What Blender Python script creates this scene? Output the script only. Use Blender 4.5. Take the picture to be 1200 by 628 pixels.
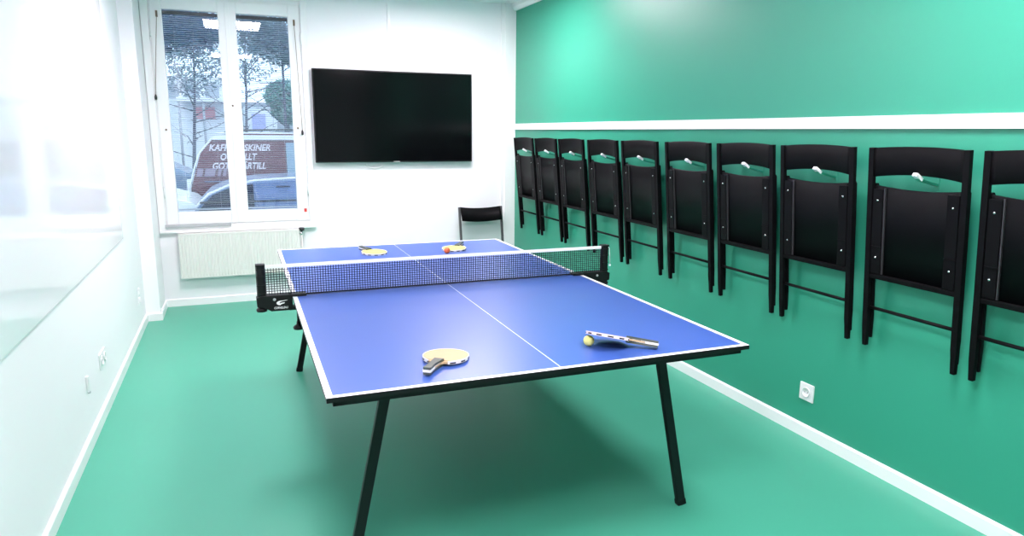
import bpy, bmesh, math, random
from mathutils import Vector, Matrix
C = bpy.context.scene.collection
for o in list(bpy.data.objects): bpy.data.objects.remove(o)
sc = bpy.context.scene
PI = math.pi

# ------------------------------------------------------------------ camera
cam_d = bpy.data.cameras.new('camera'); cam = bpy.data.objects.new('camera', cam_d); C.objects.link(cam)
cam_d.sensor_width = 36; cam_d.sensor_fit = 'HORIZONTAL'; cam_d.lens = 809.606/1200*36
cam_d.clip_start = 0.05; cam_d.clip_end = 300
r_ = Vector((.9291, -.3699, .0078)); f_ = Vector((.3643, .9111, -.1928)).normalized()
r_ = (r_ - f_*r_.dot(f_)).normalized(); u_ = r_.cross(f_)
M = Matrix(((r_.x, u_.x, -f_.x), (r_.y, u_.y, -f_.y), (r_.z, u_.z, -f_.z))).to_4x4()
M.translation = Vector((-.980, -3.330, 1.5264)); cam.matrix_world = M
sc.camera = cam

# ------------------------------------------------------------------ world, exposure
w = bpy.data.worlds.new('World'); sc.world = w; w.use_nodes = True
bg = w.node_tree.nodes['Background']; bg.inputs[0].default_value = (.74, .88, 1, 1); bg.inputs[1].default_value = 2.6
sc.view_settings.view_transform = 'Standard'; sc.view_settings.look = 'None'
sc.view_settings.gamma = 1; sc.view_settings.use_curve_mapping = False
sc.view_settings.exposure = 0.0
LAMP = 61.0
LAMP_SPOTS = [(-.9, 1.05), (.78, 1.95), (-.9, -2.6), (.78, -1.9)]

# ------------------------------------------------------------------ materials
def lin(c): return tuple(((v/255)/12.92 if v <= 10 else ((v/255+.055)/1.055)**2.4) for v in c)
def mat(name, rgb, rough=.5, spec=.5, metal=0, noise=.04, nscale=12, coat=0, coat_rough=.1, bump=0, bscale=200, raw=None):
    m = bpy.data.materials.new(name); m.use_nodes = True
    nt = m.node_tree; b = nt.nodes['Principled BSDF']
    c = raw or lin(rgb)
    b.inputs['Roughness'].default_value = rough; b.inputs['Metallic'].default_value = metal
    b.inputs['Specular IOR Level'].default_value = spec
    b.inputs['Coat Weight'].default_value = coat; b.inputs['Coat Roughness'].default_value = coat_rough
    tc = nt.nodes.new('ShaderNodeTexCoord')
    n = nt.nodes.new('ShaderNodeTexNoise'); n.inputs['Scale'].default_value = nscale; n.inputs['Detail'].default_value = 4
    nt.links.new(tc.outputs['Object'], n.inputs['Vector'])
    mx = nt.nodes.new('ShaderNodeMix'); mx.data_type = 'RGBA'
    mx.inputs[6].default_value = (*[min(1, v*(1-noise)) for v in c], 1)
    mx.inputs[7].default_value = (*[min(1, v*(1+noise)) for v in c], 1)
    nt.links.new(n.outputs['Fac'], mx.inputs[0]); nt.links.new(mx.outputs[2], b.inputs['Base Color'])
    if bump:
        n2 = nt.nodes.new('ShaderNodeTexNoise'); n2.inputs['Scale'].default_value = bscale
        nt.links.new(tc.outputs['Object'], n2.inputs['Vector'])
        bp = nt.nodes.new('ShaderNodeBump'); bp.inputs['Strength'].default_value = bump; bp.inputs['Distance'].default_value = .001
        nt.links.new(n2.outputs['Fac'], bp.inputs['Height']); nt.links.new(bp.outputs[0], b.inputs['Normal'])
    return m
def emis(name, rgb, s):
    m = bpy.data.materials.new(name); m.use_nodes = True
    nt = m.node_tree; nt.nodes.remove(nt.nodes['Principled BSDF'])
    e = nt.nodes.new('ShaderNodeEmission'); e.inputs[0].default_value = (*rgb, 1); e.inputs[1].default_value = s
    nt.links.new(e.outputs[0], nt.nodes['Material Output'].inputs[0]); return m
def glass(name, ior=1.5, tint=(1, 1, 1)):
    m = bpy.data.materials.new(name); m.use_nodes = True
    nt = m.node_tree; nt.nodes.remove(nt.nodes['Principled BSDF'])
    t = nt.nodes.new('ShaderNodeBsdfTransparent'); t.inputs[0].default_value = (*tint, 1)
    g = nt.nodes.new('ShaderNodeBsdfGlossy'); g.inputs['Roughness'].default_value = .01
    fr = nt.nodes.new('ShaderNodeFresnel'); fr.inputs[0].default_value = ior
    mx = nt.nodes.new('ShaderNodeMixShader')
    nt.links.new(fr.outputs[0], mx.inputs[0]); nt.links.new(t.outputs[0], mx.inputs[1]); nt.links.new(g.outputs[0], mx.inputs[2])
    nt.links.new(mx.outputs[0], nt.nodes['Material Output'].inputs[0]); return m

WHITE = mat('white_wall_paint', 0, .75, .3, noise=.01, nscale=3, bump=.15, raw=(.90, .90, .92))
CEIL = mat('white_ceiling_paint', 0, .9, .2, noise=.01, raw=(.82, .84, .85))
TRIM = mat('white_gloss_trim', 0, .3, .5, noise=.01, raw=(.88, .89, .89))
GREENW = mat('green_wall_paint', 0, .42, .5, noise=.02, nscale=2, bump=.25, bscale=90, raw=(.030, .312, .200))
FLOOR = mat('green_floor_covering', 0, .38, .5, noise=.05, nscale=1.6, bump=.1, bscale=60, raw=(.062, .375, .250))
BOARD = mat('glossy_white_board', 0, .07, .6, noise=.005, raw=(.88, .89, .91))
BLUE = mat('blue_table_paint', 0, .34, .65, noise=.03, nscale=5, bump=.1, bscale=300, raw=(.048, .112, .41))
LINE = mat('white_line_paint', 0, .4, .5, noise=.01, raw=(.9, .9, .92))
STEEL = mat('black_powder_coat', 0, .42, .3, noise=.1, raw=(.004, .0045, .005))
BLACK = mat('black_plastic', 0, .45, .3, noise=.1, raw=(.005, .005, .0055))
BWOOD = mat('black_stained_beech', 0, .5, .09, noise=.25, nscale=30, raw=(.0034, .0034, .004))
BSEAT = mat('black_seat_veneer', 0, .45, .10, noise=.25, nscale=14, raw=(.0032, .0032, .004))
SHEEN = mat('grey_leg_sheen', 0, .3, .6, noise=.1, raw=(.06, .06, .064))  # greyed base colour imitates glossy reflections on the standing chair's legs
RIBHL = mat('edge_highlight_grey', 0, .4, .4, noise=.2, raw=(.03, .03, .032))  # lighter grey paints the highlight on the seat panel edge
SCREEN = mat('dark_screen_glass', 0, .12, .18, noise=.02, raw=(.002, .0024, .003))
CHROME = mat('bright_steel', 0, .25, .5, metal=1, noise=.03, raw=(.8, .8, .8))
RAD = mat('radiator_enamel', 0, .35, .5, noise=.01, raw=(.74, .745, .70))
PLAST = mat('white_socket_plastic', 0, .3, .5, noise=.01, raw=(.84, .85, .85))
GREYP = mat('grey_plastic', 0, .4, .5, noise=.03, raw=(.45, .46, .48))
DARKP = mat('dark_plastic', 0, .4, .5, noise=.03, raw=(.03, .03, .03))
NETM = mat('black_net_thread', 0, .7, .3, noise=.1, raw=(.012, .013, .02))
TAPE = mat('white_net_tape', 0, .6, .3, noise=.02, raw=(.95, .95, .95))
TAN = mat('tan_paddle_face', 0, .5, .4, noise=.06, nscale=40, raw=(.56, .375, .20))
YELF = mat('pale_yellow_paddle_face', 0, .5, .4, noise=.06, nscale=40, raw=(.62, .60, .16))
EDGE = mat('white_edge_tape', 0, .5, .4, noise=.02, raw=(.82, .80, .78))
EDGEP = mat('pinkish_edge_tape', 0, .5, .4, noise=.02, raw=(.80, .68, .70))
EDGEK = mat('black_edge_marks', 0, .5, .4, noise=.02, raw=(.01, .01, .012))
HAND = mat('grey_handle_wood', 0, .45, .5, noise=.1, nscale=40, raw=(.07, .085, .07))
WOODP = mat('plywood_core', 0, .5, .4, noise=.1, nscale=30, raw=(.55, .40, .22))
BALLY = mat('yellow_ball', 0, .4, .4, noise=.01, raw=(.93, .88, .28))
BALLO = mat('orange_ball', 0, .4, .4, noise=.01, raw=(.85, .16, .05))
CORD = mat('cord', 0, .7, .3, noise=.1, raw=(.22, .16, .11))
REDST = mat('red_sticker', 0, .5, .4, noise=.02, raw=(.65, .06, .05))
SLAT = mat('blind_slat_enamel', 0, .4, .5, noise=.01, raw=(.60, .66, .74))
GLASS = glass('window_glass', 1.5, (.96, .98, 1))
LAMPM = emis('lamp_diffuser_light', (1, .86, .935), LAMP)
# outside
ASPH = mat('wet_asphalt', 0, .6, .4, noise=.2, raw=(.16, .18, .22))
MAROON = mat('maroon_car_paint', 0, .35, .5, noise=.02, coat=.4, raw=(.115, .020, .040))
SILVER = mat('silver_blue_car_paint', 0, .3, .5, metal=.2, noise=.02, coat=.5, raw=(.16, .235, .40))
GREYC = mat('slate_blue_car_paint', 0, .3, .5, metal=.2, noise=.02, coat=.5, raw=(.18, .27, .40))
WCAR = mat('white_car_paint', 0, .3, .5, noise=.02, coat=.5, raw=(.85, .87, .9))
CGLASS = mat('dark_car_glass', 0, .08, .5, noise=.02, raw=(.03, .035, .06))
PILLARREF = mat('pale_pillar_reflection', 0, .08, .5, noise=.02, raw=(.25, .36, .46))  # pale colour painted in for the reflection on the van's B-pillar
TYRE = mat('tyre_rubber', 0, .8, .3, noise=.1, raw=(.015, .015, .016))
BARK = mat('hazed_bark', 0, .9, .2, noise=.3, nscale=20, raw=(.14, .15, .20))  # trunk and foliage colours are lightened with a painted-in blue haze
NEEDLE = mat('hazed_blue_green_needles', 0, .8, .2, noise=.4, nscale=3, raw=(.07, .14, .25))
LEAFG = mat('hazed_grey_green_leaves', 0, .8, .2, noise=.4, nscale=3, raw=(.22, .29, .34))
HEDGE = mat('teal_green_leaves', 0, .8, .2, noise=.4, nscale=3, raw=(.26, .45, .42))
RENDER = mat('pale_render', 0, .9, .2, noise=.04, raw=(.86, .89, .93))
GREYB = mat('grey_cladding', 0, .9, .2, noise=.1, raw=(.42, .46, .52))
REDB = mat('red_cladding', 0, .9, .2, noise=.05, raw=(.75, .36, .42))
LETTERB = mat('faded_van_film', 0, .6, .3, noise=.03, raw=(.34, .27, .36))
LETTER = mat('van_lettering_film', 0, .6, .3, noise=.03, raw=(.76, .70, .75))
ROOFM = mat('white_roof_edge', 0, .8, .2, noise=.03, raw=(.85, .87, .9))
BLUES = mat('violet_blue_sign', 0, .6, .3, noise=.03, raw=(.45, .48, .82))

# ------------------------------------------------------------------ mesh helpers
def add_box(bm, lo, hi, bev=0, mi=0, M=None, seg=2):
    b = bmesh.new(); v = [b.verts.new((x, y, z)) for x in (lo[0], hi[0]) for y in (lo[1], hi[1]) for z in (lo[2], hi[2])]
    for q in ((0, 1, 3, 2), (4, 6, 7, 5), (0, 4, 5, 1), (2, 3, 7, 6), (0, 2, 6, 4), (1, 5, 7, 3)): b.faces.new([v[i] for i in q])
    if bev: bmesh.ops.bevel(b, geom=b.edges[:], offset=bev, segments=seg, affect='EDGES', profile=.7)
    merge(bm, b, mi, M)
def merge(bm, b, mi=0, M=None):
    if M is not None: bmesh.ops.transform(b, matrix=M, verts=b.verts)
    bmesh.ops.recalc_face_normals(b, faces=b.faces[:])
    mp = {v: bm.verts.new(v.co) for v in b.verts}
    for f in b.faces:
        try: g = bm.faces.new([mp[v] for v in f.verts])
        except ValueError: continue
        g.material_index = mi if mi is not None else f.material_index
        g.smooth = f.smooth
    b.free()
def add_prism(bm, pts, d, axis='y', off=0, bev=0, mi=0, M=None):
    """polygon pts (a,b) extruded by d along axis from off"""
    b = bmesh.new()
    def P(a, c, t): return {'y': (a, t, c), 'x': (t, a, c), 'z': (a, c, t)}[axis]
    A = [b.verts.new(P(p[0], p[1], off)) for p in pts]; B = [b.verts.new(P(p[0], p[1], off+d)) for p in pts]
    b.faces.new(A); b.faces.new(B[::-1]); n = len(pts)
    for i in range(n): b.faces.new((A[i], B[i], B[(i+1) % n], A[(i+1) % n]))
    if bev: bmesh.ops.bevel(b, geom=b.edges[:], offset=bev, segments=2, affect='EDGES', profile=.7)
    merge(bm, b, mi, M)
def add_tube(bm, path, rad, n=8, mi=0, M=None):
    b = bmesh.new(); rings = []; path = [Vector(p) for p in path]
    rr = rad if isinstance(rad, (list, tuple)) else [rad]*len(path)
    for i, p in enumerate(path):
        t = (path[min(i+1, len(path)-1)] - path[max(i-1, 0)]).normalized()
        a = t.orthogonal().normalized() if i == 0 else (a - t*a.dot(t)).normalized()
        c = t.cross(a)
        rings.append([b.verts.new(p + (a*math.cos(2*PI*k/n) + c*math.sin(2*PI*k/n))*rr[i]) for k in range(n)])
    for i in range(len(rings)-1):
        for k in range(n):
            f = b.faces.new((rings[i][k], rings[i][(k+1) % n], rings[i+1][(k+1) % n], rings[i+1][k])); f.smooth = True
    b.faces.new(rings[0][::-1]); b.faces.new(rings[-1])
    merge(bm, b, mi, M)
def add_bar(bm, p, q, w, d, bev=.002, mi=0, M=None, side=Vector((0, 1, 0))):
    """rectangular bar from p to q; w across, d along 'side'"""
    p, q = Vector(p), Vector(q); t = (q-p).normalized(); s = (side - t*side.dot(t)).normalized(); c = s.cross(t)
    m = Matrix((c, s, t)).transposed().to_4x4(); m.translation = p
    if M is not None: m = M @ m
    add_box(bm, (-w/2, -d/2, 0), (w/2, d/2, (q-p).length), bev, mi, m)
def add_lathe(bm, prof, n=24, mi=0, M=None):
    b = bmesh.new(); rings = []
    for r, z in prof:
        rings.append([b.verts.new((r*math.cos(2*PI*k/n), r*math.sin(2*PI*k/n), z)) for k in range(n)] if r > 1e-6 else [b.verts.new((0, 0, z))])
    for A, B in zip(rings, rings[1:]):
        for k in range(n):
            k2 = (k+1) % n
            if len(A) == 1 and len(B) == 1: continue
            vs = (A[0], B[k], B[k2]) if len(A) == 1 else (A[k], A[k2], B[0]) if len(B) == 1 else (A[k], A[k2], B[k2], B[k])
            f = b.faces.new(vs); f.smooth = True
    if len(rings[0]) > 1: b.faces.new(rings[0])
    if len(rings[-1]) > 1: b.faces.new(rings[-1])
    merge(bm, b, mi, M)
def add_sphere(bm, c, r, n=24, mi=0):
    add_lathe(bm, [(r*math.sin(PI*i/(n//2)) if 0 < i < n//2 else 0, -r*math.cos(PI*i/(n//2))) for i in range(n//2+1)], n, mi, Matrix.Translation(c))
def obj(name, bm, mats, parent=None, label=None, stuff=False):
    me = bpy.data.meshes.new(name); bm.to_mesh(me); bm.free()
    for m in (mats if isinstance(mats, (list, tuple)) else [mats]): me.materials.append(m)
    o = bpy.data.objects.new(name, me); C.objects.link(o)
    if parent: o.parent = parent
    if label: o['label'] = label
    return o
def tag(o, label, cat, group=None, kind=None):
    o['label'] = label; o['category'] = cat
    if group: o['group'] = group
    if kind: o['kind'] = kind
    return o
def thing(name, label, cat, loc=(0, 0, 0), rot=(0, 0, 0), group=None):
    o = bpy.data.objects.new(name, None); C.objects.link(o); o.location = loc; o.rotation_euler = rot; o.empty_display_size = .1
    return tag(o, label, cat, group)
def struct(name, bm, m, label, cat='structure', parent=None):
    o = obj(name, bm, m, parent)
    if not parent: o['kind'] = 'structure'; o['label'] = label; o['category'] = cat
    return o
def dup(root, loc, rot, label, group=None):
    r = root.copy(); C.objects.link(r); r.location = loc; r.rotation_euler = rot; r['label'] = label
    if group: r['group'] = group
    for ch in list(root.children):
        c = ch.copy(); C.objects.link(c); c.parent = r
        for g in ch.children:
            d = g.copy(); C.objects.link(d); d.parent = c
    return r
B = bmesh.new
def box(name, lo, hi, m, parent=None, bev=.002, label=None):
    b = B(); add_box(b, lo, hi, bev); return obj(name, b, m, parent, label)
def text_mesh(name, s, size, m, parent, Mx, shear=0, bold=0, extrude=.002, space=1, width=None):
    cu = bpy.data.curves.new(name, 'FONT'); cu.body = s; cu.size = size; cu.shear = shear; cu.offset = bold; cu.extrude = extrude
    cu.space_character = space; cu.align_x = 'LEFT'; cu.resolution_u = 3
    t = bpy.data.objects.new(name, cu); C.objects.link(t)
    dg = bpy.context.evaluated_depsgraph_get(); me = bpy.data.meshes.new_from_object(t.evaluated_get(dg))
    bpy.data.objects.remove(t); bpy.data.curves.remove(cu)
    if width:
        xs = [v.co.x for v in me.vertices]; k = width/(max(xs)-min(xs)); x0 = min(xs)
        for v in me.vertices: v.co.x = (v.co.x-x0)*k
    me.transform(Mx); me.materials.clear(); me.materials.append(m)
    o = bpy.data.objects.new(name, me); C.objects.link(o)
    if parent: o.parent = parent
    return o

# ------------------------------------------------------------------ room
XR, XL, YW, YF, ZC = 1.664, -1.718, 3.247, -5.2, 2.745
b = B(); add_box(b, (XL-.1, YF-.1, -.1), (XR+.1, YW+.02, 0)); struct('floor', b, FLOOR, 'green smooth floor covering of the games room', 'floor')
b = B(); add_box(b, (XL-.1, YF-.1, ZC), (XR+.1, YW+.3, ZC+.1)); struct('ceiling', b, CEIL, 'white ceiling above the table tennis room', 'ceiling')
b = B(); add_box(b, (XL-.1, YF-.1, 0), (XL, YW+.3, ZC)); struct('wall_left', b, WHITE, 'plain white long wall on the left', 'wall')
b = B(); add_box(b, (XR, YF-.1, 0), (XR+.1, YW+.3, ZC)); struct('wall_right', b, GREENW, 'glossy green long wall on the right', 'wall')
b = B(); add_box(b, (XL, YF-.1, 0), (XR, YF, ZC)); struct('wall_front', b, WHITE, 'white wall behind the viewer', 'wall')
HX0, HX1, HZ0, HZ1 = -1.56, -.35, .70, 2.60
b = B()
add_box(b, (XL, YW, 0), (HX0, YW+.3, ZC)); add_box(b, (HX1, YW, 0), (XR, YW+.3, ZC))
add_box(b, (HX0, YW, 0), (HX1, YW+.3, HZ0)); add_box(b, (HX0, YW, HZ1), (HX1, YW+.3, ZC))
struct('wall_back', b, WHITE, 'white end wall holding the window and television', 'wall')
b = B(); add_box(b, (XL, 2.79, 0), (-1.612, YW, ZC), .004); struct('wall_pilaster', b, WHITE, 'narrow white pier in the left corner beside the window', 'wall')
# baseboards (profile with rounded top)
def skirting(bm, p, q, nrm, h=.066, t=.014):
    p, q, nrm = Vector(p), Vector(q), Vector(nrm); d = q-p; L = d.length; d.normalize()
    m = Matrix((d, nrm, Vector((0, 0, 1)))).transposed().to_4x4(); m.translation = p
    add_prism(bm, [(0, 0), (t, 0), (t, h-.008), (t-.004, h-.002), (t-.008, h), (0, h)], L, 'x', 0, 0, 0, m)
b = B(); skirting(b, (XR, YF, 0), (XR, YW, 0), (-1, 0, 0)); struct('baseboard_right', b, TRIM, 'white baseboard along the green wall', 'baseboard')
b = B(); skirting(b, (XL, YF, 0), (XL, 2.79, 0), (1, 0, 0)); struct('baseboard_left', b, TRIM, 'white baseboard along the left white wall', 'baseboard')
b = B(); skirting(b, (-1.612, YW, 0), (XR, YW, 0), (0, -1, 0)); struct('baseboard_back', b, TRIM, 'white baseboard below the radiator on the end wall', 'baseboard')
b = B(); skirting(b, (XL, 2.79, 0), (-1.598, 2.79, 0), (0, -1, 0)); skirting(b, (-1.612, 2.79, 0), (-1.612, YW, 0), (1, 0, 0)); struct('baseboard_pilaster', b, TRIM, 'white baseboard wrapping the corner pier', 'baseboard')
b = B(); add_box(b, (XR-.016, YF, 1.553), (XR, YW-.03, 1.6095), .003); struct('trim_1', b, TRIM, 'white rail running along the green wall above the chairs', 'trim')
b = B(); add_prism(b, [(XR, 2.682), (XR-.02, 2.682), (XR-.045, 2.71), (XR-.05, ZC), (XR, ZC)], YW-YF, 'y', YF); struct('trim_2', b, TRIM, 'white cornice where the green wall meets the ceiling', 'trim')
b = B(); add_box(b, (1.515, YW-.014, .066), (XR, YW, ZC), .003); add_box(b, (1.552, YW-.026, .066), (XR, YW-.012, ZC), .003)
struct('trim_3', b, TRIM, 'stepped white boxing in the corner between end wall and green wall', 'trim')
b = B(); add_box(b, (.402, YW-.014, 2.02), (.426, YW, ZC), .003)
tag(obj('cable_duct', b, TRIM), 'thin vertical white cable duct running from the ceiling down to the television', 'cable duct')

# ------------------------------------------------------------------ window
win = bpy.data.objects.new('window_1', None); C.objects.link(win); win.location = (-.957, YW, .65); win['kind'] = 'structure'
win['label'] = 'white double casement window looking onto the street'; win['category'] = 'window'
def wpart(name, bm, m, label=None, parent=win):
    o = obj(name, bm, m, parent, label)
    o.data.transform(Matrix.Translation((.957, -YW, -.65))); return o
def frame(bm, x0, x1, z0, z1, w, y0, y1, bev=.004, wb=None, wt=None):
    wb = wb or w; wt = wt or w
    add_box(bm, (x0, y0, z0), (x0+w, y1, z1), bev); add_box(bm, (x1-w, y0, z0), (x1, y1, z1), bev)
    add_box(bm, (x0+w, y0, z0), (x1-w, y1, z0+wb), bev); add_box(bm, (x0+w, y0, z1-wt), (x1-w, y1, z1), bev)
b = B(); frame(b, -1.608, -.307, .652, 2.70, .055, YW-.022, YW+.0, .004, .062, .075); wpart('casing', b, TRIM)
b = B(); frame(b, -1.56, -.35, .70, 2.60, .022, YW, YW+.12, .003); wpart('window_frame', b, TRIM)
b = B(); add_box(b, (-1.60, YW-.045, .652), (-.31, YW-.018, .670), .005); wpart('sill', b, TRIM)
PX = [(-1.452, -1.030), (-.886, -.466)]
PZ0, PZ1 = .828, 2.492
for k, (x0, x1) in enumerate(PX):
    sx0, sx1 = (-1.540, -.959) if k == 0 else (-.957, -.372)
    b = B()
    add_box(b, (sx0, YW-.012, .722), (x0, YW+.05, 2.585), .006); add_box(b, (x1, YW-.012, .722), (sx1, YW+.05, 2.585), .006)
    add_box(b, (x0, YW-.012, .722), (x1, YW+.05, PZ0), .006); add_box(b, (x0, YW-.012, PZ1), (x1, YW+.05, 2.585), .006)
    s = wpart('sash', b, TRIM)
    b = B(); add_box(b, (x0-.008, YW+.012, PZ0-.008), (x1+.008, YW+.016, PZ1+.008)); p = wpart('pane', b, GLASS, None, s)
    b = B(); add_box(b, (x0-.008, YW+.104, PZ0-.008), (x1+.008, YW+.108, PZ1+.008)); wpart('pane', b, GLASS, None, s)
    b = B()
    hx = sx0-.005 if k == 0 else sx1+.005
    for hz in (2.32, 1.0):
        add_tube(b, [(hx, YW-.02, hz-.05), (hx, YW-.02, hz+.05)], .006, 10); add_box(b, (hx-.012, YW-.018, hz-.03), (hx+.012, YW-.012, hz+.03), .002)
    wpart('hinge', b, PLAST, None, s)
b = B(); add_box(b, (-.975, YW-.022, .725), (-.940, YW-.010, 2.583), .005); wpart('centre_batten', b, TRIM)
for (x, z) in ((-1.489, 1.524), (-.957, 1.731), (-.428, 1.548)):
    b = B(); add_lathe(b, [(.0, .016), (.006, .015), (.008, .008), (.008, 0)], 12, 0, Matrix.Translation((x, YW-.012 if x != -.957 else YW-.022, z)) @ Matrix.Rotation(PI/2, 4, 'X')); wpart('window_knob', b, CORD, 'small dark knob')
b = B(); add_box(b, (-1.56, YW-.046, .700), (-1.045, YW-.020, .724), .005); add_box(b, (-1.050, YW-.048, .698), (-1.036, YW-.020, .726), .004); wpart('air_vent_strip', b, GREYP, 'grey strip on the lower frame')
b = B(); add_box(b, (-.409, YW-.0145, .795), (-.385, YW-.0115, .828), .001); wpart('sticker', b, REDST, 'small red sticker')

# venetian blinds between the panes
def blind(k):
    x0, x1 = PX[k]
    t = thing('venetian_blind', ['open venetian blind in the left casement, pull cord hanging at its left', 'open venetian blind in the right casement, reddish pull cord at its right'][k], 'blind', ((x0+x1)/2, YW+.06, PZ0), group='venetian blinds')
    O = Matrix.Translation((-(x0+x1)/2, -YW-.06, -PZ0))
    b = B(); add_box(b, (x0-.005, YW+.075, 2.465), (x1+.005, YW+.098, 2.492), .002, 0, O); obj('headrail', b, DARKP, t, 'dark headrail')
    b = B(); n = 96; dz = (2.46-.85)/n
    for i in range(n):
        m = O @ Matrix.Translation((0, YW+.084, .85+dz*(i+.5))) @ Matrix.Rotation(math.radians(-12), 4, 'X')
        add_box(b, (x0, -.0075, -.0004), (x1, .0075, .0004), 0, 0, m)
    obj('slats', b, SLAT, t)
    b = B(); add_box(b, (x0, YW+.077, .832), (x1, YW+.095, .846), .002, 0, O); obj('bottom_rail', b, SLAT, t)
    b = B()
    for fx in (.18, .82):
        x = x0+(x1-x0)*fx
        for y in (.076, .093): add_tube(b, [(x, YW+y, .84), (x, YW+y, 2.47)], .0006, 4, 0, O)
    obj('ladder_cord', b, SLAT, t)
    (ax, az), (bx, bz) = [((-1.4874, 2.46), (-1.5436, 1.81)), ((-.417, 2.455), (-.392, 1.53))][k]
    b = B(); add_tube(b, [(ax, YW-.015, az), (ax, YW-.024, az-.03), ((ax+bx)/2, YW-.030, (az+bz)/2), (bx, YW-.030, bz)], .0022, 6, 0, O)
    add_box(b, (ax-.008, YW-.022, az-.035), (ax+.008, YW-.011, az+.015), .003, 0, O)
    c = obj('pull_cord', b, [CORD, REDST][0], t)
    b = B(); add_lathe(b, [(0, -.045), (.010, -.04), (.011, -.02), (.005, .0), (0, .002)], 12, 0, O @ Matrix.Translation((bx, YW-.030, bz))); obj('tassel', b, DARKP, c, 'dark tassel')
blind(0); blind(1)

# ------------------------------------------------------------------ ceiling lamps
def lamp(x, y, label):
    t = thing('ceiling_lamp', label, 'lamp', (x, y, ZC), group='square ceiling lamps')
    b = B(); w = .32
    frame2 = [((-w, -w), (w, -w+.025)), ((-w, w-.025), (w, w)), ((-w, -w+.025), (-w+.025, w-.025)), ((w-.025, -w+.025), (w, w-.025))]
    for lo, hi in frame2: add_box(b, (*lo, -.05), (*hi, 0), .004)
    obj('lamp_frame', b, TRIM, t)
    b = B(); add_box(b, (-w+.022, -w+.022, -.045), (w-.022, w-.022, -.03)); obj('diffuser', b, LAMPM, t, 'glowing white diffuser')
for (x, y), l in zip(LAMP_SPOTS, ['square ceiling lamp nearest the window, mirrored in its panes', 'square ceiling lamp near the far end of the green wall', 'square ceiling lamp over the near left end of the room', 'square ceiling lamp over the near end of the green wall']): lamp(x, y, l)

# ------------------------------------------------------------------ table tennis table
TR = (0, 0, -.00815)
tab = thing('table_tennis_table', 'blue table tennis table with white lines and black splayed legs', 'table', (0, 0, 0), TR)
HW, HL, TZ = .7625, 1.37, .76
def half(s):
    # s=-1 near, +1 far
    b = B(); y0, y1 = (-HL, -.003) if s < 0 else (.003, HL)
    xs = [-HW, -HW+.02, -.0015, .0015, HW-.02, HW]; e = (HL-.02)*s
    ys = sorted([y0, e, y1])
    V = [[b.verts.new((x, y, TZ)) for x in xs] for y in ys]
    for i in range(2):
        for j in range(5):
            f = b.faces.new((V[i][j], V[i][j+1], V[i+1][j+1], V[i+1][j]))
            edge = (i == 0) == (s < 0)
            f.material_index = 1 if (edge or j in (0, 2, 4)) else 0
    top = obj('tabletop', b, [BLUE, LINE], tab)
    b = B(); add_box(b, (-HW, y0, TZ-.016), (HW, y1, TZ-.0004), .0003, 0, None, 1); obj('board_edge', b, STEEL, top, 'black board edge under the blue top')
    b = B(); ya, yb = (y0+.02, y1-.004) if s < 0 else (y0+.004, y1-.02); q = .70
    q = TZ-.036
    add_box(b, (-HW+.02, ya, q), (-HW+.04, yb, TZ-.016), .002); add_box(b, (HW-.04, ya, q), (HW-.02, yb, TZ-.016), .002)
    ye = -HL+.02 if s < 0 else HL-.04
    add_box(b, (-HW+.02, ye, q), (HW-.02, ye+.02, TZ-.016), .002)
    obj('apron', b, STEEL, tab)
    for sx in (-1, 1):
        b = B(); p0, p1 = (sx*.527, s*1.12, .742), (sx*.680, s*1.12, .012)
        add_bar(b, p0, p1, .036, .024, .003)
        lg = obj('leg', b, STEEL, tab)
        b = B(); add_bar(b, (sx*.677, s*1.12, .026), (sx*.6825, s*1.12, 0), .040, .028, .004); obj('foot_cap', b, BLACK, lg)
    b = B(); add_bar(b, (-.545, s*1.12, .66), (.545, s*1.12, .66), .025, .02, .002, 0, None, Vector((0, 0, 1))); obj('leg_crossbar', b, STEEL, tab)
    for sx in (-1, 1): b = B(); add_bar(b, (sx*.52, s*1.12, .70), (sx*.52, s*.55, .738), .02, .012, .002, 0, None, Vector((0, 0, 1))); obj('leg_brace', b, STEEL, tab)
half(-1); half(1)

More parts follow.
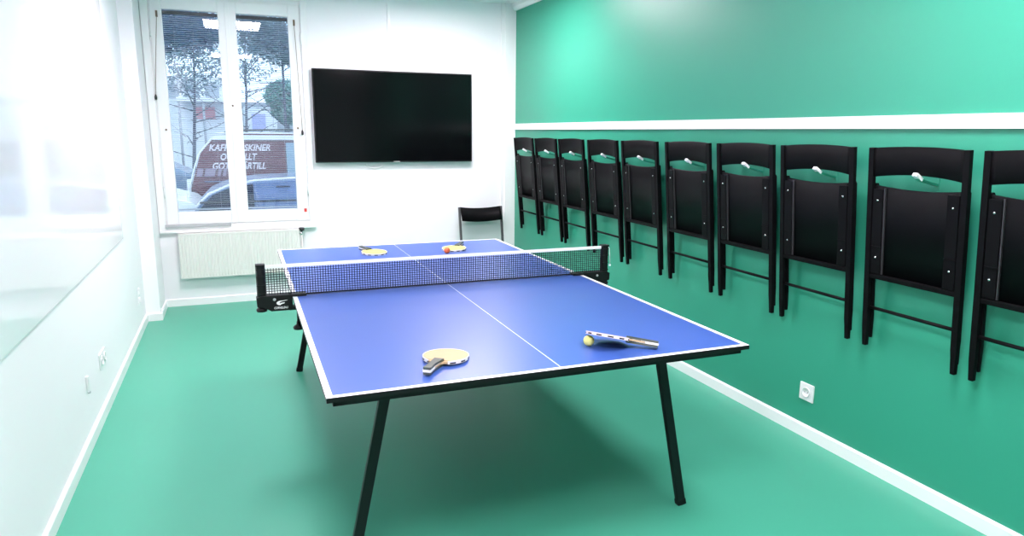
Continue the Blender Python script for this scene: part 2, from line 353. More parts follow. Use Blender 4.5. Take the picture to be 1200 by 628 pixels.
# net with posts and clamps (its own thing, clamped on the table)
net = thing('table_tennis_net', 'black table tennis net with white top tape clamped across the blue table', 'net', (0, 0, TZ), TR)
NX = HW+.128; NB, NT = .006, .1525
b = B(); nv = 144; nh = 11
for i in range(nv+1):
    x = -NX + 2*NX*i/nv; add_box(b, (x-.0015, -.0009, NB), (x+.0015, .0009, NT-.008))
for j in range(1, nh+1):
    z = NB + (NT-.012-NB)*j/(nh+1); add_box(b, (-NX, -.0008, z-.0014), (NX, .0008, z+.0014))
obj('netting', b, NETM, net)
b = B(); add_box(b, (-NX, -.003, NT-.015), (NX, .003, NT+.001), .002); obj('net_tape', b, TAPE, net, 'white top tape')
b = B(); add_box(b, (-NX, -.002, .002), (NX, .002, .010), .001); obj('bottom_cord', b, NETM, net)
for sx in (-1, 1):
    b = B()
    add_prism(b, [(sx*x, y) for x, y in ((.882, -.016), (.895, -.019), (.915, -.017), (.920, 0), (.915, .017), (.895, .019), (.882, .016), (.878, .006), (.878, -.006))], .203, 'z', -.045, .002)
    for z in (.02, .06, .10, .135): add_box(b, (sx*.900-.018, -.0205, z), (sx*.900+.018, .0205, z+.004), .001)
    add_box(b, (sx*.899-.021, -.021, .150), (sx*.899+.021, .021, .160), .004)
    obj('net_post', b, BLACK, net)
    b = B()
    prof = [(.7645, .012), (.7645, -.062), (.86, -.062), (.895, -.040), (.922, -.036), (.924, .004), (.905, .012)]
    add_prism(b, [(sx*x, z) for x, z in prof], .056, 'y', -.028, .003)
    add_box(b, (min(sx*.70, sx*.78), -.027, .0012), (max(sx*.70, sx*.78), .027, .012), .002)
    add_box(b, (min(sx*.715, sx*.78), -.026, -.064), (max(sx*.715, sx*.78), .026, -.048), .003)
    cl = obj('clamp', b, BLACK, net)
    b = B(); add_tube(b, [(sx*.742, 0, -.150), (sx*.742, 0, -.050)], .006, 10)
    add_tube(b, [(sx*.742, 0, -.0465), (sx*.742, 0, -.040)], .011, 12); obj('clamp_screw', b, STEEL, cl)
    b = B(); add_lathe(b, [(.010, -.166), (.024, -.164), (.026, -.154), (.020, -.147), (.010, -.141), (.008, -.125)], 20, 0, Matrix.Translation((sx*.742, 0, 0))); obj('screw_knob', b, BLACK, cl)
    b = B(); add_lathe(b, [(.010, -.066), (.023, -.064), (.025, -.054), (.019, -.047), (.010, -.044)], 20, 0, Matrix.Translation((sx*.902, 0, 0))); obj('height_knob', b, BLACK, cl)
    b = B(); add_lathe(b, [(0, .004), (.006, .003), (.007, 0)], 12, 0, Matrix.Translation((sx*.845, -.028, -.006)) @ Matrix.Rotation(PI/2, 4, 'X')); obj('rivet', b, GREYP, cl, 'grey rivet')
    if sx < 0:
        # maker's mark: white crescent swoosh over lettering
        pts = []
        for i in range(13): a = math.radians(75+i*15); pts.append((math.cos(a)*.021, math.sin(a)*.011))
        for i in range(13): a = math.radians(255-i*13); pts.append((math.cos(a)*.013+.006, math.sin(a)*.0065+.001))
        pts += [(.030, .012), (.022, .0125)]
        b = B(); add_prism(b, [(x-.816, z-.024) for x, z in pts], .001, 'y', -.029)
        add_prism(b, [(-.822, -.024), (-.800, -.022), (-.803, -.027), (-.815, -.029)], .001, 'y', -.029)
        obj('logo', b, TAPE, cl, 'white crescent logo')
        text_mesh('lettering', 'CORNILLEAU', .014, TAPE, cl, Matrix.Translation((-.848, -.0288, -.051)) @ Matrix.Rotation(PI/2, 4, 'X'), .2, .0002, .0003, 1, .062)
b = B(); add_tube(b, [(.905, -.012, .160), (.922, -.016, .140), (.926, -.016, .10), (.930, -.014, .05)], .0018, 6); add_sphere(b, (.930, -.014, .045), .006, 12); obj('tension_cord', b, TAPE, net, 'white tension cord')

# ------------------------------------------------------------------ paddles and balls
def blade_outline(n=72, w=.079, l=.082):
    pts = []
    for i in range(n):
        a = -PI/2 + 2*PI*i/n
        x, y = math.cos(a), math.sin(a)
        k = 1 if y > 0 else 1 + .04*(-y)**3
        pts.append((w*x*(abs(x)**-.03 if x else 1), l*y*k))
    return pts
def paddle(label, face, edge, mtx, cat='paddle'):
    t = thing('table_tennis_paddle', label, cat, mtx.translation, mtx.to_euler(), group='table tennis paddles')
    out = blade_outline(); n = len(out)
    b = B(); add_prism(b, [(x*.985, y*.985) for x, y in out], .0062, 'z', -.0031)
    add_prism(b, [(-.034, -.060), (.034, -.060), (.013, -.096), (.010, -.176), (-.010, -.176), (-.013, -.096)], .006, 'z', -.003)
    bl = obj('blade', b, WOODP, t)
    for s in (1, -1):
        rp = [(x*.965, max(y*.965, -.066)) for x, y in out]
        b = B(); add_prism(b, rp, .0022, 'z', .0031 if s > 0 else -.0053, .0004); obj('rubber_face', b, face if s > 0 else EDGEK, t, None if s > 0 else 'dark underside face')
    b = B()
    for i in range(n):
        if i < 5 or i > n-6: continue
        (x0, y0), (x1, y1) = out[i], out[(i+1) % n]
        v = [b.verts.new(p) for p in ((x0, y0, -.0055), (x1, y1, -.0055), (x1, y1, -.0040), (x0, y0, -.0040), (x1, y1, .0010), (x0, y0, .0010), (x1, y1, .0055), (x0, y0, .0055), (x0*.972, y0*.972, .0055), (x1*.972, y1*.972, .0055), (x0*.972, y0*.972, -.0055), (x1*.972, y1*.972, -.0055))]
        for q, band in (((0, 1, 2, 3), 0), ((3, 2, 4, 5), 1), ((5, 4, 6, 7), 0), ((7, 6, 9, 8), 0), ((1, 0, 10, 11), 0)):
            f = b.faces.new([v[k] for k in q]); f.material_index = 1 if band and i % 6 in (0, 1, 2) else 0
    # dark dashes on the outer rim only
    obj('edge_tape', b, [edge, EDGEK], t)
    b = B()
    for s in (1, -1):
        pr = [(-.018, -.066), (.018, -.066), (.0125, -.090), (.0105, -.130), (.0135, -.178), (.0105, -.182), (-.0105, -.182), (-.0135, -.178), (-.0105, -.130), (-.0125, -.090)]
        add_prism(b, pr, .0095, 'z', .003 if s > 0 else -.0125, .0025)
    h = obj('handle', b, HAND, t)
    b = B(); add_prism(b, [(-.0146, -.1785), (-.0112, -.130), (-.0132, -.088), (-.0120, -.088), (-.0095, -.130), (-.0125, -.1815), (.0125, -.1815), (.0095, -.130), (.0120, -.088), (.0132, -.088), (.0112, -.130), (.0146, -.1785), (.0125, -.1835), (-.0125, -.1835)], .0080, 'z', -.0040)
    obj('handle_edge', b, EDGE, h, 'pale edge stripe')
    return t
def flat(cx, cy, hx, hy):
    a = Vector((cx-hx, cy-hy, 0)).normalized()          # from handle to tip
    th = math.atan2(-(.0125-.0055), .148)
    A = (a*math.cos(th) + Vector((0, 0, math.sin(th)))).normalized()
    W = A.cross(Vector((0, 0, 1))).normalized(); N = W.cross(A)
    m = Matrix((W, A, N)).transposed().to_4x4()
    m.translation = (cx, cy, TZ + .0055/math.cos(th) + .082*abs(math.sin(th)) + .0004)
    return m
paddle('tan faced paddle lying on the near left of the table, handle towards the viewer', TAN, EDGE, flat(-.346, -1.139, -.445, -1.275))
paddle('pale yellow paddle lying alone beyond the net, left of the centre line', YELF, EDGE, flat(-.186, 1.016, -.262, 1.235))
paddle('pale yellow paddle beyond the net beside the orange ball', YELF, EDGE, flat(.335, .992, .440, 1.145))
T, H = Vector((.182, -1.157, .8080)), Vector((.390, -1.2895, .7785))
A = (T-H).normalized(); V = Vector((.4929, .8217, -.2861)); N = A.cross(V).normalized()
if N.z < 0: N = -N
W = A.cross(N); m = Matrix((W, A, N)).transposed().to_4x4(); m.translation = T - A*.083
paddle('paddle seen edge-on, its tip propped up on the yellow ball', TAN, EDGEP, m)
def ball(label, m, c):
    b = B(); add_sphere(b, (0, 0, 0), .02); o = obj('table_tennis_ball', b, m); o.location = c
    tag(o, label, 'ball', 'table tennis balls')
ball('yellow ball under the tip of the propped up paddle', BALLY, (.186, -1.177, TZ+.0201))
ball('orange ball beside the far right paddle beyond the net', BALLO, (.254, .881, TZ+.0201))

# ------------------------------------------------------------------ folding chairs
def folded_chair(label):
    t = thing('folding_chair', label, 'chair', (0, 0, 0), (0, 0, 0), 'folding chairs hung on the green wall')
    L = .880; hw = .221
    for s in (-1, 1):
        xo, xi = s*hw, s*(hw-.025)
        b = B(); add_prism(b, [(xo, .09), (xo, L), (xi, L), (xi, .10), (xi+s*.004, .0), (xo-s*.003, 0)], .019, 'y', 0, .003); obj('front_leg', b, BWOOD, t)
        b = B(); add_prism(b, [(xo-s*.008, .13), (xo-s*.008, .718), (xo-s*.013, .728), (xi-s*.002, .728), (xi-s*.006, .718), (xi-s*.006, .14), (xi-s*.002, .035), (xo-s*.010, .035)], .014, 'y', .021, .003); obj('rear_leg', b, BWOOD, t)
    # curved backrest
    n = 20; b = B(); rows = []
    for i in range(n+1):
        q = -1 + 2*i/n; x = q*(hw-.024); c = 1-q*q
        y = .004 + .016*c; zb = .757 + .014*c; zt = L - .001 + .006*c
        ring = [(x, y, zb+.003), (x, y, zt-.003), (x, y+.003, zt), (x, y+.010, zt), (x, y+.013, zt-.003), (x, y+.013, zb+.003), (x, y+.010, zb), (x, y+.003, zb)]
        rows.append([b.verts.new(p) for p in ring])
    for i in range(n):
        for k in range(8): f = b.faces.new((rows[i][k], rows[i][(k+1) % 8], rows[i+1][(k+1) % 8], rows[i+1][k])); f.smooth = k in (0, 4)
    b.faces.new(rows[0]); b.faces.new(rows[-1][::-1]); bmesh.ops.recalc_face_normals(b, faces=b.faces[:])
    obj('backrest', b, BWOOD, t)
    # folded seat, underside showing
    n = 20; b = B(); rows = []
    for i in range(n+1):
        q = -1 + 2*i/n; x = q*.188; c = 1-q*q; y = .010 + .006*c; zt = .722 - .012*c; zb = .330
        rows.append([b.verts.new(p) for p in ((x, y, zb), (x, y, zt-.002), (x, y+.002, zt), (x, y+.010, zt), (x, y+.012, zt-.002), (x, y+.012, zb))])
    for i in range(n):
        for k in range(6): f = b.faces.new((rows[i][k], rows[i][(k+1) % 6], rows[i+1][(k+1) % 6], rows[i+1][k])); f.smooth = k in (0, 4)
    b.faces.new(rows[0]); b.faces.new(rows[-1][::-1]); bmesh.ops.recalc_face_normals(b, faces=b.faces[:])
    seat = obj('seat', b, BSEAT, t)
    for s in (-1, 1):
        b = B(); x0, x1 = sorted((s*.191, s*.143)); add_box(b, (x0, .001, .340), (x1, .012, .708), .002)
        add_box(b, (x0-.001, -.001, .455), (x1+.001, .004, .461), .001)
        obj('seat_bracket', b, BWOOD, t)
        for z in (.660, .412):
            b = B(); add_lathe(b, [(0, .003), (.004, .0022), (.005, 0)], 12, 0, Matrix.Translation((s*.168, .001, z)) @ Matrix.Rotation(PI/2, 4, 'X')); obj('screw', b, CHROME, seat, 'shiny screw head')
    b = B(); add_box(b, (-.141, .004, .340), (-.135, .012, .712), .001); obj('seat_edge_highlight', b, RIBHL, t, 'grey highlight along the panel edge')  # grey strip drawn as the vertical highlight on the panel edge
    b = B(); add_bar(b, (-.195, .012, .326), (.195, .012, .326), .020, .022, .004, 0, None, Vector((0, 0, 1))); obj('seat_crossbar', b, BWOOD, t)
    b = B(); add_tube(b, [(-.197, .014, .180), (.197, .014, .180)], .0075, 12); obj('stretcher', b, BWOOD, t)
    return t
def hook(label):
    t = thing('wall_hook', label, 'hook', (0, 0, 0), (0, 0, 0), 'white hooks holding the hung chairs')
    b = B(); add_box(b, (-.012, -.003, -.040), (.012, 0, .008), .0012); obj('back_plate', b, GREENW, t)
    b = B(); p = [(-.0025, -.018), (-.003, -.028), (-.110, -.004), (-.118, .004), (-.114, .010), (-.106, .004)]
    add_prism(b, p, .016, 'x', -.008, .0012); obj('hook_arm', b, GREENW, t, 'arm painted green like the wall')
    b = B(); add_bar(b, (0, -.096, .000), (0, -.133, .023), .015, .022, .004, 0, None, Vector((1, 0, 0))); obj('hook_tip', b, TRIM, t, 'white plastic tip')
    return t
ys = [2.705, 2.212, 1.722, 1.206, .703, .170, -.337, -.831, -1.349, -1.842]
names = ['nearest the white corner', 'second from the white corner', 'third from the white corner', 'fourth from the white corner', 'fifth from the white corner',
         'sixth from the white corner', 'seventh from the white corner', 'eighth from the white corner', 'second from the right edge', 'cut off by the right edge']
tilt = -math.asin(.080/.880)
ch0 = hk0 = None
for i, y in enumerate(ys):
    lab = 'black folding chair hung on the green wall, ' + names[i]
    xb = XR-.058; zb = .598
    loc = (xb, y, zb); rot = (-tilt, 0, -PI/2)
    hl = 'white hook under the backrest of the hung chair ' + names[i]
    hloc = (XR, y-.004, 1.352); hrot = (0, 0, -PI/2)
    if ch0 is None:
        ch0 = folded_chair(lab); ch0.location = loc; ch0.rotation_euler = rot
        hk0 = hook(hl); hk0.location = hloc; hk0.rotation_euler = hrot
    else: dup(ch0, loc, rot, lab); dup(hk0, hloc, hrot, hl)

# standing unfolded chair by the end wall
def standing_chair():
    t = thing('folding_chair', 'black folding chair standing unfolded against the white end wall beyond the table', 'chair', (1.262, 2.90, 0))
    hw = .228
    def rail(z): return .24 + (z-.80)*.30 - .0     # y of the back frame at height z (reclined)
    for s in (-1, 1):
        b = B(); add_bar(b, (s*(hw-.011), .10, 0), (s*(hw-.011), .24, .800), .020, .026, .003); obj('front_leg', b, SHEEN, t, 'black leg with grey sheen in its colour')
        b = B(); add_bar(b, (s*(hw-.042), -.26, 0), (s*(hw-.042), .13, .455), .024, .026, .003); obj('rear_leg', b, BWOOD, t)
    n = 20; b = B(); rows = []; d = Vector((0, .44, .80)).normalized(); nb = Vector((0, d.z, -d.y))
    for i in range(n+1):
        q = -1 + 2*i/n; c = 1-q*q; x = q*(hw-.02)
        base = Vector((x, .24, .800)) + nb*(-.004+.038*c)
        zt = base; zb = base - d*.142
        pts = [zb, zt, zt+nb*.012, zb+nb*.012]
        rows.append([b.verts.new(p) for p in pts])
    for i in range(n):
        for k in range(4): f = b.faces.new((rows[i][k], rows[i][(k+1) % 4], rows[i+1][(k+1) % 4], rows[i+1][k])); f.smooth = k in (0, 2)
    b.faces.new(rows[0]); b.faces.new(rows[-1][::-1]); bmesh.ops.recalc_face_normals(b, faces=b.faces[:])
    obj('backrest', b, BWOOD, t)
    b = B(); add_box(b, (-.172, -.26, .445), (.172, .13, .458), .005, 0, Matrix.Rotation(math.radians(-2), 4, 'X')); obj('seat', b, BSEAT, t)
    b = B(); add_tube(b, [(-.21, .128, .16), (.21, .128, .16)], .0075, 12); obj('stretcher', b, BWOOD, t)
standing_chair()

# ------------------------------------------------------------------ television
tv = thing('television', 'large black flat television hung on the white end wall', 'television', (.452, YW, 1.655))
b = B(); add_box(b, (-.742, -.062, -.413), (.742, -.022, .413), .004); add_box(b, (-.60, -.03, -.30), (.60, -.012, .22), .006); obj('casing', b, BLACK, tv)
b = B(); add_box(b, (-.732, -.064, -.400), (.732, -.0615, .403), .0006); obj('screen', b, SCREEN, tv)
b = B(); add_box(b, (-.20, -.014, -.18), (.20, -.0015, .18), .003); obj('wall_bracket', b, STEEL, tv)
b = B(); add_box(b, (-.035, -.0655, -.411), (.027, -.061, -.403), .001); add_prism(b, [(-.03, -.413), (.022, -.413), (.017, -.419), (-.025, -.419)], .02, 'y', -.060); obj('maker_badge', b, GREYP, tv, 'small grey badge')
b = B(); add_tube(b, [(-.29, -.02, -.40), (-.285, -.014, -.44), (-.26, -.010, -.462), (-.21, -.010, -.474), (-.15, -.010, -.466), (-.125, -.012, -.44), (-.12, -.02, -.40)], .0045, 8); obj('cable', b, TRIM, tv, 'white cable loop')

# ------------------------------------------------------------------ radiator
rad = thing('radiator', 'white panel radiator on the end wall below the window', 'radiator', (-.966, YW, .26))
b = B(); W0 = .498; n = 40; H_ = .385
pts = []
for i in range(n):
    x0 = -W0 + 2*W0*i/n; s = 2*W0/n
    pts += [(x0+s*.12, -.102), (x0+s*.5, -.104), (x0+s*.72, -.1035), (x0+s*.82, -.0995), (x0+s*.96, -.0995)]
pts = [(-W0, -.097)] + pts + [(W0, -.097), (W0, -.088), (-W0, -.088)]
add_prism(b, pts, H_-.02, 'z', .01); obj('front_panel', b, RAD, rad)
b = B(); add_box(b, (-W0, -.104, H_-.012), (W0, -.035, H_+.004), .003); obj('top_grille', b, RAD, rad)
b = B(); add_box(b, (-W0, -.103, 0), (-W0+.006, -.035, H_), .002); add_box(b, (W0-.006, -.103, 0), (W0, -.035, H_), .002); add_box(b, (-W0, -.103, 0), (W0, -.085, .012), .002); obj('side_panel', b, RAD, rad)
b = B(); add_box(b, (-W0+.01, -.052, .012), (W0-.01, -.040, H_-.015), .002)
for x in (-.35, .35): add_box(b, (x-.015, -.045, .05), (x+.015, -.0015, H_-.05), .002)
obj('rear_panel', b, RAD, rad)
b = B(); add_tube(b, [(W0-.01, -.07, H_-.045), (W0+.022, -.07, H_-.045), (W0+.022, -.07, H_-.012)], .010, 12); v = obj('valve', b, CHROME, rad, 'metal valve body')
b = B(); add_lathe(b, [(.012, H_-.012), (.024, H_-.010), (.026, H_+.008), (.020, H_+.016), (0, H_+.017)], 20, 0, Matrix.Translation((W0+.022, -.07, 0))); obj('valve_cap', b, DARKP, v, 'dark valve cap')
b = B(); add_tube(b, [(W0+.022, -.07, H_-.045), (W0+.022, -.07, -.26)], .007, 10); obj('pipe', b, RAD, rad)

# ------------------------------------------------------------------ whiteboard
wb = thing('whiteboard', 'large frameless glossy white glass board on the left wall', 'whiteboard', (XL, .2, .80))
b = B(); add_box(b, (.004, -1.9, 0), (.008, 1.75, 1.80), .001); obj('glass_panel', b, BOARD, wb)
b = B()
for y in (-1.6, 0, 1.5):
    for z in (.15, 1.65): add_box(b, (.0015, y-.03, z-.03), (.004, y+.03, z+.03), .0005)
obj('wall_fixing', b, GREYP, wb)

# ------------------------------------------------------------------ sockets
def socket(name, label, loc, rot, w, h, outlets):
    t = thing(name, label, 'socket', loc, rot)
    b = B(); add_box(b, (-w/2, -.008, -h/2), (w/2, 0, h/2), .003); obj('cover_plate', b, PLAST, t)
    for (x, z) in outlets:
        Mx = Matrix.Translation((x, -.008, z)) @ Matrix.Rotation(PI/2, 4, 'X')
        b = B(); add_lathe(b, [(.026, 0), (.026, .006), (.0225, .006), (.021, .001), (0, .001)], 24, 0, Mx); s = obj('outlet', b, PLAST, t)
        b = B()
        for dx in (-.0095, .0095): add_lathe(b, [(0, .0016), (.003, .0016), (.003, .001)], 10, 0, Mx @ Matrix.Translation((dx, 0, 0)))
        obj('pin_holes', b, DARKP, s, 'dark pin holes')
socket('wall_socket', 'white wall socket low on the green wall', (XR, -.791, .238), (0, 0, -PI/2), .090, .090, [(0, 0)])
socket('wall_socket', 'double white wall socket on the left wall midway along', (XL, .84, .30), (0, 0, PI/2), .17, .085, [(-.042, 0), (.042, 0)])
socket('wall_socket', 'upright double white wall socket at the far end of the left wall', (XL, 2.45, .285), (0, 0, PI/2), .075, .12, [(0, .030), (0, -.030)])
t = thing('cable_outlet', 'small white cable outlet on the left wall closest to the viewer', 'outlet', (XL, .41, .302), (0, 0, PI/2))
b = B(); add_box(b, (-.012, -.012, -.04), (.012, 0, .04), .004); obj('cover', b, PLAST, t)
b = B(); add_box(b, (-.006, -.014, -.046), (.006, -.002, -.036), .002); obj('plug', b, GREYP, t, 'grey plug')

# ------------------------------------------------------------------ outside: street
GZ = -.48
b = B(); add_box(b, (-40, 3.8, GZ-.2), (40, 70, GZ)); struct('ground', b, ASPH, 'grey street outside the window', 'ground')

def wheel(t, x, y, r=.31):
    b = B(); add_lathe(b, [(r*.62, -.09), (r*.9, -.10), (r, -.07), (r, .07), (r*.9, .10), (r*.62, .09)], 28, 0, Matrix.Translation((x, y, r)) @ Matrix.Rotation(PI/2, 4, 'X')); wl = obj('wheel', b, TYRE, t)
    b = B(); add_lathe(b, [(0, -.085), (r*.62, -.08), (r*.62, .08), (0, .085)], 20, 0, Matrix.Translation((x, y, r)) @ Matrix.Rotation(PI/2, 4, 'X')); obj('hub_cap', b, GREYP, wl)
def vehicle(name, label, cat, loc, rz, paint, L, Wd, body, house, windows, wx, glassm=CGLASS, group=None):
    """body: side outline, house: greenhouse outline (x,z); windows: list of outlines on both flanks"""
    t = thing(name, label, cat, loc, (0, 0, rz), group)
    b = B(); add_prism(b, body, Wd, 'y', -Wd/2, .05); bo = obj('body', b, paint, t)
    b = B()
    zs = [p[1] for p in house]; z0, z1 = min(zs), max(zs)
    A = []; Bv = []
    for x, z in house:
        ins = .16*(z-z0)/(z1-z0); A.append(b.verts.new((x, -Wd/2+.03+ins, z))); Bv.append(b.verts.new((x, Wd/2-.03-ins, z)))
    b.faces.new(A); b.faces.new(Bv[::-1])
    for i in range(len(house)): b.faces.new((A[i], Bv[i], Bv[(i+1) % len(house)], A[(i+1) % len(house)]))
    bmesh.ops.recalc_face_normals(b, faces=b.faces[:])
    bmesh.ops.bevel(b, geom=b.edges[:], offset=.03, segments=2, affect='EDGES', profile=.7)
    obj('cabin', b, paint, t)
    for s in (-1, 1):
        for wk, wd in enumerate(windows):
            b = B(); A = []; Bv = []
            for x, z in wd:
                ins = .16*(z-z0)/(z1-z0); yy = s*(Wd/2-.026-ins)
                A.append(b.verts.new((x, yy, z))); Bv.append(b.verts.new((x, yy+s*.006, z)))
            b.faces.new(A); b.faces.new(Bv[::-1])
            for i in range(len(wd)): b.faces.new((A[i], Bv[i], Bv[(i+1) % len(wd)], A[(i+1) % len(wd)]))
            bmesh.ops.recalc_face_normals(b, faces=b.faces[:])
            obj('side_window', b, glassm[min(wk, 1)] if isinstance(glassm, tuple) else glassm, t)
    for x in wx:
        for s in (-1, 1): wheel(t, x, s*(Wd/2-.10))
    return t
# maroon van, side towards the window, tail at the left
VY = 10.1
van = vehicle('delivery_van', 'maroon van with white slanted lettering parked across the street', 'van', (.85, VY, GZ), 0, MAROON, 4.6, 1.8,
    [(-2.52, .30), (-2.55, .75), (-2.50, 1.10), (-2.0, 1.18), (1.2, 1.18), (1.9, .98), (2.2, .80), (2.22, .30)],
    [(-2.50, 1.08), (-2.34, 1.62), (-2.10, 1.90), (-1.8, 1.95), (.6, 1.95), (.95, 1.85), (1.55, 1.12)],
    [[(-.98, 1.16), (-.98, 1.80), (-.80, 1.80), (-.80, 1.16)], [(-.77, 1.20), (-.77, 1.78), (-.12, 1.78), (-.12, 1.20)], [(-.05, 1.20), (-.05, 1.78), (.72, 1.78), (1.2, 1.20)]], (-1.7, 1.4), (PILLARREF, CGLASS))  # first narrow pane is the painted pillar reflection, the others are windows
b = B(); add_box(b, (-2.08, -.70, 1.945), (.62, .70, 1.965), .008); obj('roof_panel', b, WCAR, van, 'pale shiny roof')
for s in (-1, 1):
    b = B(); add_tube(b, [(-1.95, s*.64, 1.95), (-1.9, s*.64, 2.0), (-1.0, s*.64, 2.015), (.3, s*.64, 2.0), (.4, s*.64, 1.95)], .016, 8); obj('roof_rail', b, DARKP, van, 'dark roof rail')
b = B(); add_box(b, (-2.57, -.86, .85), (-2.50, -.72, 1.20), .015); add_box(b, (-2.57, .72, .85), (-2.50, .86, 1.20), .015); obj('tail_light', b, WCAR, van, 'pale tail light')
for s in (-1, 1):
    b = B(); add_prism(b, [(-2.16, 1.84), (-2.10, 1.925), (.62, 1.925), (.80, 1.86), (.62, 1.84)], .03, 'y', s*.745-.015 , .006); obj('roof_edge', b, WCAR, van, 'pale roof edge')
    b = B(); add_tube(b, [(-2.52, s*.88, .95), (-2.51, s*.86, 1.15), (-2.42, s*.80, 1.45), (-2.34, s*.765, 1.64), (-2.14, s*.735, 1.88)], .013, 8); obj('tail_reflection', b, WCAR, van, 'pale reflection streak along the tail')  # pale tube models the reflection streak down the tail pillar
b = B(); add_box(b, (-2.3, -.915, 1.155), (1.1, -.895, 1.175), .004); obj('trim_strip', b, SILVER, van, 'pale trim strip')
b = B(); add_box(b, (-2.2, -.915, .80), (1.6, -.895, .87), .006); obj('bumper_strip', b, GREYP, van)
b = B()
for k, (gx, gw) in enumerate(((-2.42, .09), (-2.30, .16), (-2.10, .05), (-2.02, .05))):
    add_prism(b, [(gx, 1.245), (gx+gw, 1.245), (gx+gw+.03, 1.375), (gx+.03, 1.375)], .008, 'y', -.853)
obj('flank_graphic', b, LETTERB, van, 'faint pale graphic')
def van_text(name, s, x0, x1, z, h):
    # van flank leans inward above the waist: sit the letters on the sloped face
    zl = z-GZ; ins = .16*(zl-1.08)/(1.95-1.08); y = -.9+.03+ins-.012
    Mx = Matrix.Translation((x0-.85, y, zl)) @ Matrix.Rotation(math.radians(90-10.4), 4, 'X')
    text_mesh(name, s, h, LETTER, van, Mx, .28, .004, .004, 1, x1-x0)
van_text('lettering', 'KAFFEMASKINER', -1.35, -.385, 1.187, .150)
van_text('lettering', 'OCH ALLT', -1.18, -.60, 1.035, .150)
van_text('lettering', 'GOTT DÄRTILL', -1.31, -.475, .885, .150)

hatch = vehicle('hatchback_car', 'silver blue car parked right outside the window with dark side moulding', 'car', (.62, 6.35, GZ), 0, SILVER, 4, 1.7,
    [(-2.12, .28), (-2.15, .60), (-2.12, .94), (-2.0, 1.02), (-1.40, 1.03), (-1.36, 1.14), (-.6, 1.15), (1.4, 1.02), (1.9, .85), (1.95, .28)],
    [(-2.10, .98), (-2.06, 1.08), (-1.90, 1.25), (-1.68, 1.345), (-1.36, 1.400), (-.7, 1.43), (.35, 1.42), (1.15, .98)],
    [[(-2.03, 1.06), (-1.97, 1.13), (-1.86, 1.245), (-1.66, 1.328), (-1.62, 1.336), (-1.62, 1.06)], [(-1.58, 1.06), (-1.58, 1.343), (-1.40, 1.368), (-1.40, 1.06)], [(-.02, 1.12), (-.02, 1.36), (.36, 1.36), (.85, 1.08)]], (-1.4, 1.3))
b = B(); add_box(b, (-2.0, -.862, 1.158), (1.2, -.842, 1.180), .004); obj('side_moulding', b, DARKP, hatch, 'dark side moulding')
b = B(); add_box(b, (-1.14, -.800, 1.325), (-.98, -.765, 1.345), .004); obj('door_handle', b, DARKP, hatch, 'dark door handle')
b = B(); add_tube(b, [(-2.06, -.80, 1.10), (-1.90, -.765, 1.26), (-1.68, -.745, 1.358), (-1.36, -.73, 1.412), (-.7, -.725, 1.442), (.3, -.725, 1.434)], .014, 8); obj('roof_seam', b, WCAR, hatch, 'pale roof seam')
carw = vehicle('hatchback_car', 'white car whose bonnet shows at the lower left of the window', 'car', (-3.5, 8.15, GZ), 0, WCAR, 4.2, 1.7,
    [(-2.1, .28), (-2.1, .95), (.9, 1.14), (1.6, 1.10), (1.95, 1.0), (2.1, .85), (2.12, .28)],
    [(-2.0, .98), (-1.5, 1.42), (-.1, 1.45), (.75, 1.06)], [[(-1.6, 1.02), (-1.35, 1.36), (-.2, 1.38), (.45, 1.08)]], (-1.3, 1.35))
carg = vehicle('hatchback_car', 'slate blue car far left behind the maroon van', 'car', (-3.6, 13.6, GZ), 0, GREYC, 4.4, 1.8,
    [(-2.2, .28), (-2.2, 1.0), (1.4, 1.15), (2.0, 1.05), (2.2, .85), (2.2, .28)],
    [(-2.1, 1.05), (-1.7, 1.60), (.6, 1.66), (1.75, 1.10)], [[(-1.7, 1.10), (-1.5, 1.52), (-.2, 1.56), (-.2, 1.12)], [(-.05, 1.12), (-.05, 1.56), (.55, 1.56), (1.35, 1.12)]], (-1.4, 1.4))

# buildings across the street
bd = thing('apartment_building', 'pale grey building with white canopy and red panel across the street', 'building', (-3.2, 36, GZ))
b = B(); add_box(b, (-5, 0, 0), (2.2, 8, 4.4)); obj('wall', b, RENDER, bd)
b = B()
for i in range(7): add_box(b, (-4.6+i*.95, -.05, 3.55), (-3.95+i*.95, .02, 4.25), .01)
obj('upper_windows', b, GREYB, bd)
b = B(); add_box(b, (-.2, -1.2, 3.35), (2.3, 0, 3.55), .02); obj('canopy', b, ROOFM, bd)
b = B(); add_box(b, (.6, -.08, 2.55), (1.5, 0, 3.15), .01); obj('door_panel', b, REDB, bd, 'red panel')
b = B(); add_box(b, (-5.1, -.1, 4.4), (2.3, 8.1, 4.6), .02); obj('roof', b, ROOFM, bd)
b = B()
for x in (-.1, 1.0, 2.1): add_tube(b, [(x, -1.1, 0), (x, -1.1, 3.35)], .06, 8)
obj('canopy_post', b, GREYB, bd)
bd2 = thing('apartment_building', 'pale building with violet sign behind the hedge tree', 'building', (3.0, 38, GZ))
b = B(); add_box(b, (-3.3, 0, 0), (6, 8, 3.3)); obj('wall', b, RENDER, bd2)
b = B(); add_box(b, (-2.9, -.06, 2.0), (-2.2, 0, 2.9), .01); obj('sign', b, BLUES, bd2, 'violet blue sign')
b = B()
for i in range(4): add_box(b, (-1.6+i*1.4, -.05, 1.6), (-.7+i*1.4, .02, 2.5), .01)
obj('windows', b, GREYB, bd2)
b = B(); add_box(b, (-3.4, -.1, 3.3), (6.1, 8.1, 3.5), .02); obj('roof', b, GREYB, bd2)

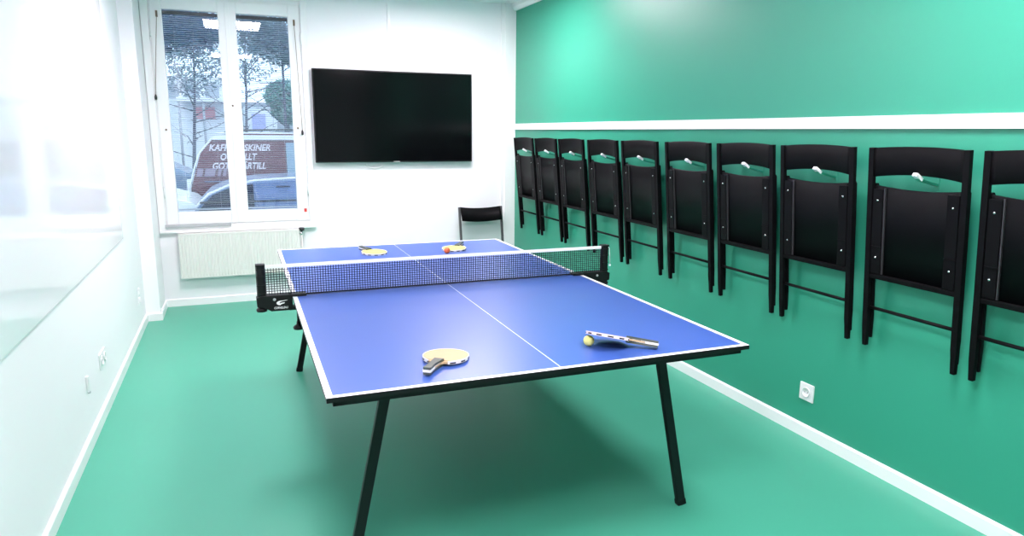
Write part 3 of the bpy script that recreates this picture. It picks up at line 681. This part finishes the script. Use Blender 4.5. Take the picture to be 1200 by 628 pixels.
# trees
def tree(name, label, loc, h, boxes, leaf, seed, nleaf, size, trunk_r=.12, branches=14, lean=(0, 0)):
    rnd = random.Random(seed)
    t = thing(name, label, 'tree', loc, group='trees across the street')
    b = B(); add_tube(b, [(0, 0, 0), (lean[0]*.4, lean[1]*.4, h*.35), (lean[0]*.8, lean[1]*.8, h*.7), (lean[0], lean[1], h)], [trunk_r, trunk_r*.8, trunk_r*.5, trunk_r*.15], 8)
    for i in range(branches):
        k = .3+.65*i/branches; p = Vector((lean[0]*k, lean[1]*k, h*k)); a = rnd.uniform(0, 2*PI); ln = h*rnd.uniform(.18, .34)
        d = Vector((math.cos(a), math.sin(a)*.6, rnd.uniform(.1, .7)))*ln
        q = p+d*.5+Vector((0, 0, rnd.uniform(-.1, .1))); e = p+d
        add_tube(b, [p, q, e], [trunk_r*.35, trunk_r*.2, trunk_r*.06], 5)
        for j in range(3):
            s = p.lerp(e, rnd.uniform(.35, .95)); dd = Vector((rnd.uniform(-1, 1), rnd.uniform(-.5, .5), rnd.uniform(-.3, .8)))*ln*.4
            add_tube(b, [s, s+dd*.5+Vector((0, 0, .03)), s+dd], [trunk_r*.14, trunk_r*.08, trunk_r*.03], 4)
    obj('trunk', b, BARK, t)
    b = B()
    for i in range(nleaf):
        bx = boxes[rnd.randrange(len(boxes))]; c, rr = Vector(bx[:3]), bx[3:]
        while True:
            d = Vector((rnd.uniform(-1, 1), rnd.uniform(-1, 1), rnd.uniform(-1, 1)))
            if d.length < 1: break
        p = c+Vector((d.x*rr[0], d.y*rr[1], d.z*rr[2])); s = size*rnd.uniform(.6, 1.3)
        ax = Vector((rnd.gauss(0, 1), rnd.gauss(0, 1), rnd.gauss(0, 1))).normalized(); ay = ax.orthogonal().normalized()
        b.faces.new([b.verts.new(p+v) for v in (-ax*s, ay*s*.4, ax*s, -ay*s*.4)])
    obj('foliage', b, leaf, t)
tree('conifer_tree', 'dark blue green conifer filling the upper left of the window', (-2.7, 17, GZ), 6.5, [(-.1, 0, 4.45, 1.0, .6, .75), (.7, 0, 4.35, .9, .6, .55), (1.25, 0, 4.55, .6, .5, .35), (.4, 0, 4.7, 1.2, .6, .5), (-.25, 0, 3.7, .35, .5, .4), (.8, 0, 5.2, 1.2, .6, .7)], NEEDLE, 3, 13000, .062, .05)
tree('broadleaf_tree', 'grey green tree filling the upper right of the window', (.55, 19, GZ), 7, [(.1, 0, 4.45, .9, .7, .6), (-.6, 0, 4.75, .8, .6, .6), (.5, 0, 4.35, .6, .5, .5), (-.2, 0, 5.3, 1.3, .7, .8)], LEAFG, 5, 10500, .06, .05)
tree('bare_tree', 'thin bare branched tree behind the van roof', (-.75, 15, GZ), 4.2, [(.1, 0, 3.6, .9, .5, .5)], LEAFG, 8, 500, .06, .045, 20, (.2, 0))
tree('bare_tree', 'bare branched tree rising at the left of the window', (-2.0, 16, GZ), 4.4, [(.2, 0, 3.4, .8, .5, .6)], LEAFG, 9, 700, .06, .05, 20, (.3, 0))
tree('hedge_tree', 'round teal green tree at the right of the window above the van', (1.05, 25, GZ), 3.4, [(0, 0, 3.3, .85, .7, .6), (.3, 0, 2.7, .9, .7, .5)], HEDGE, 12, 5000, .10, .1, 8)
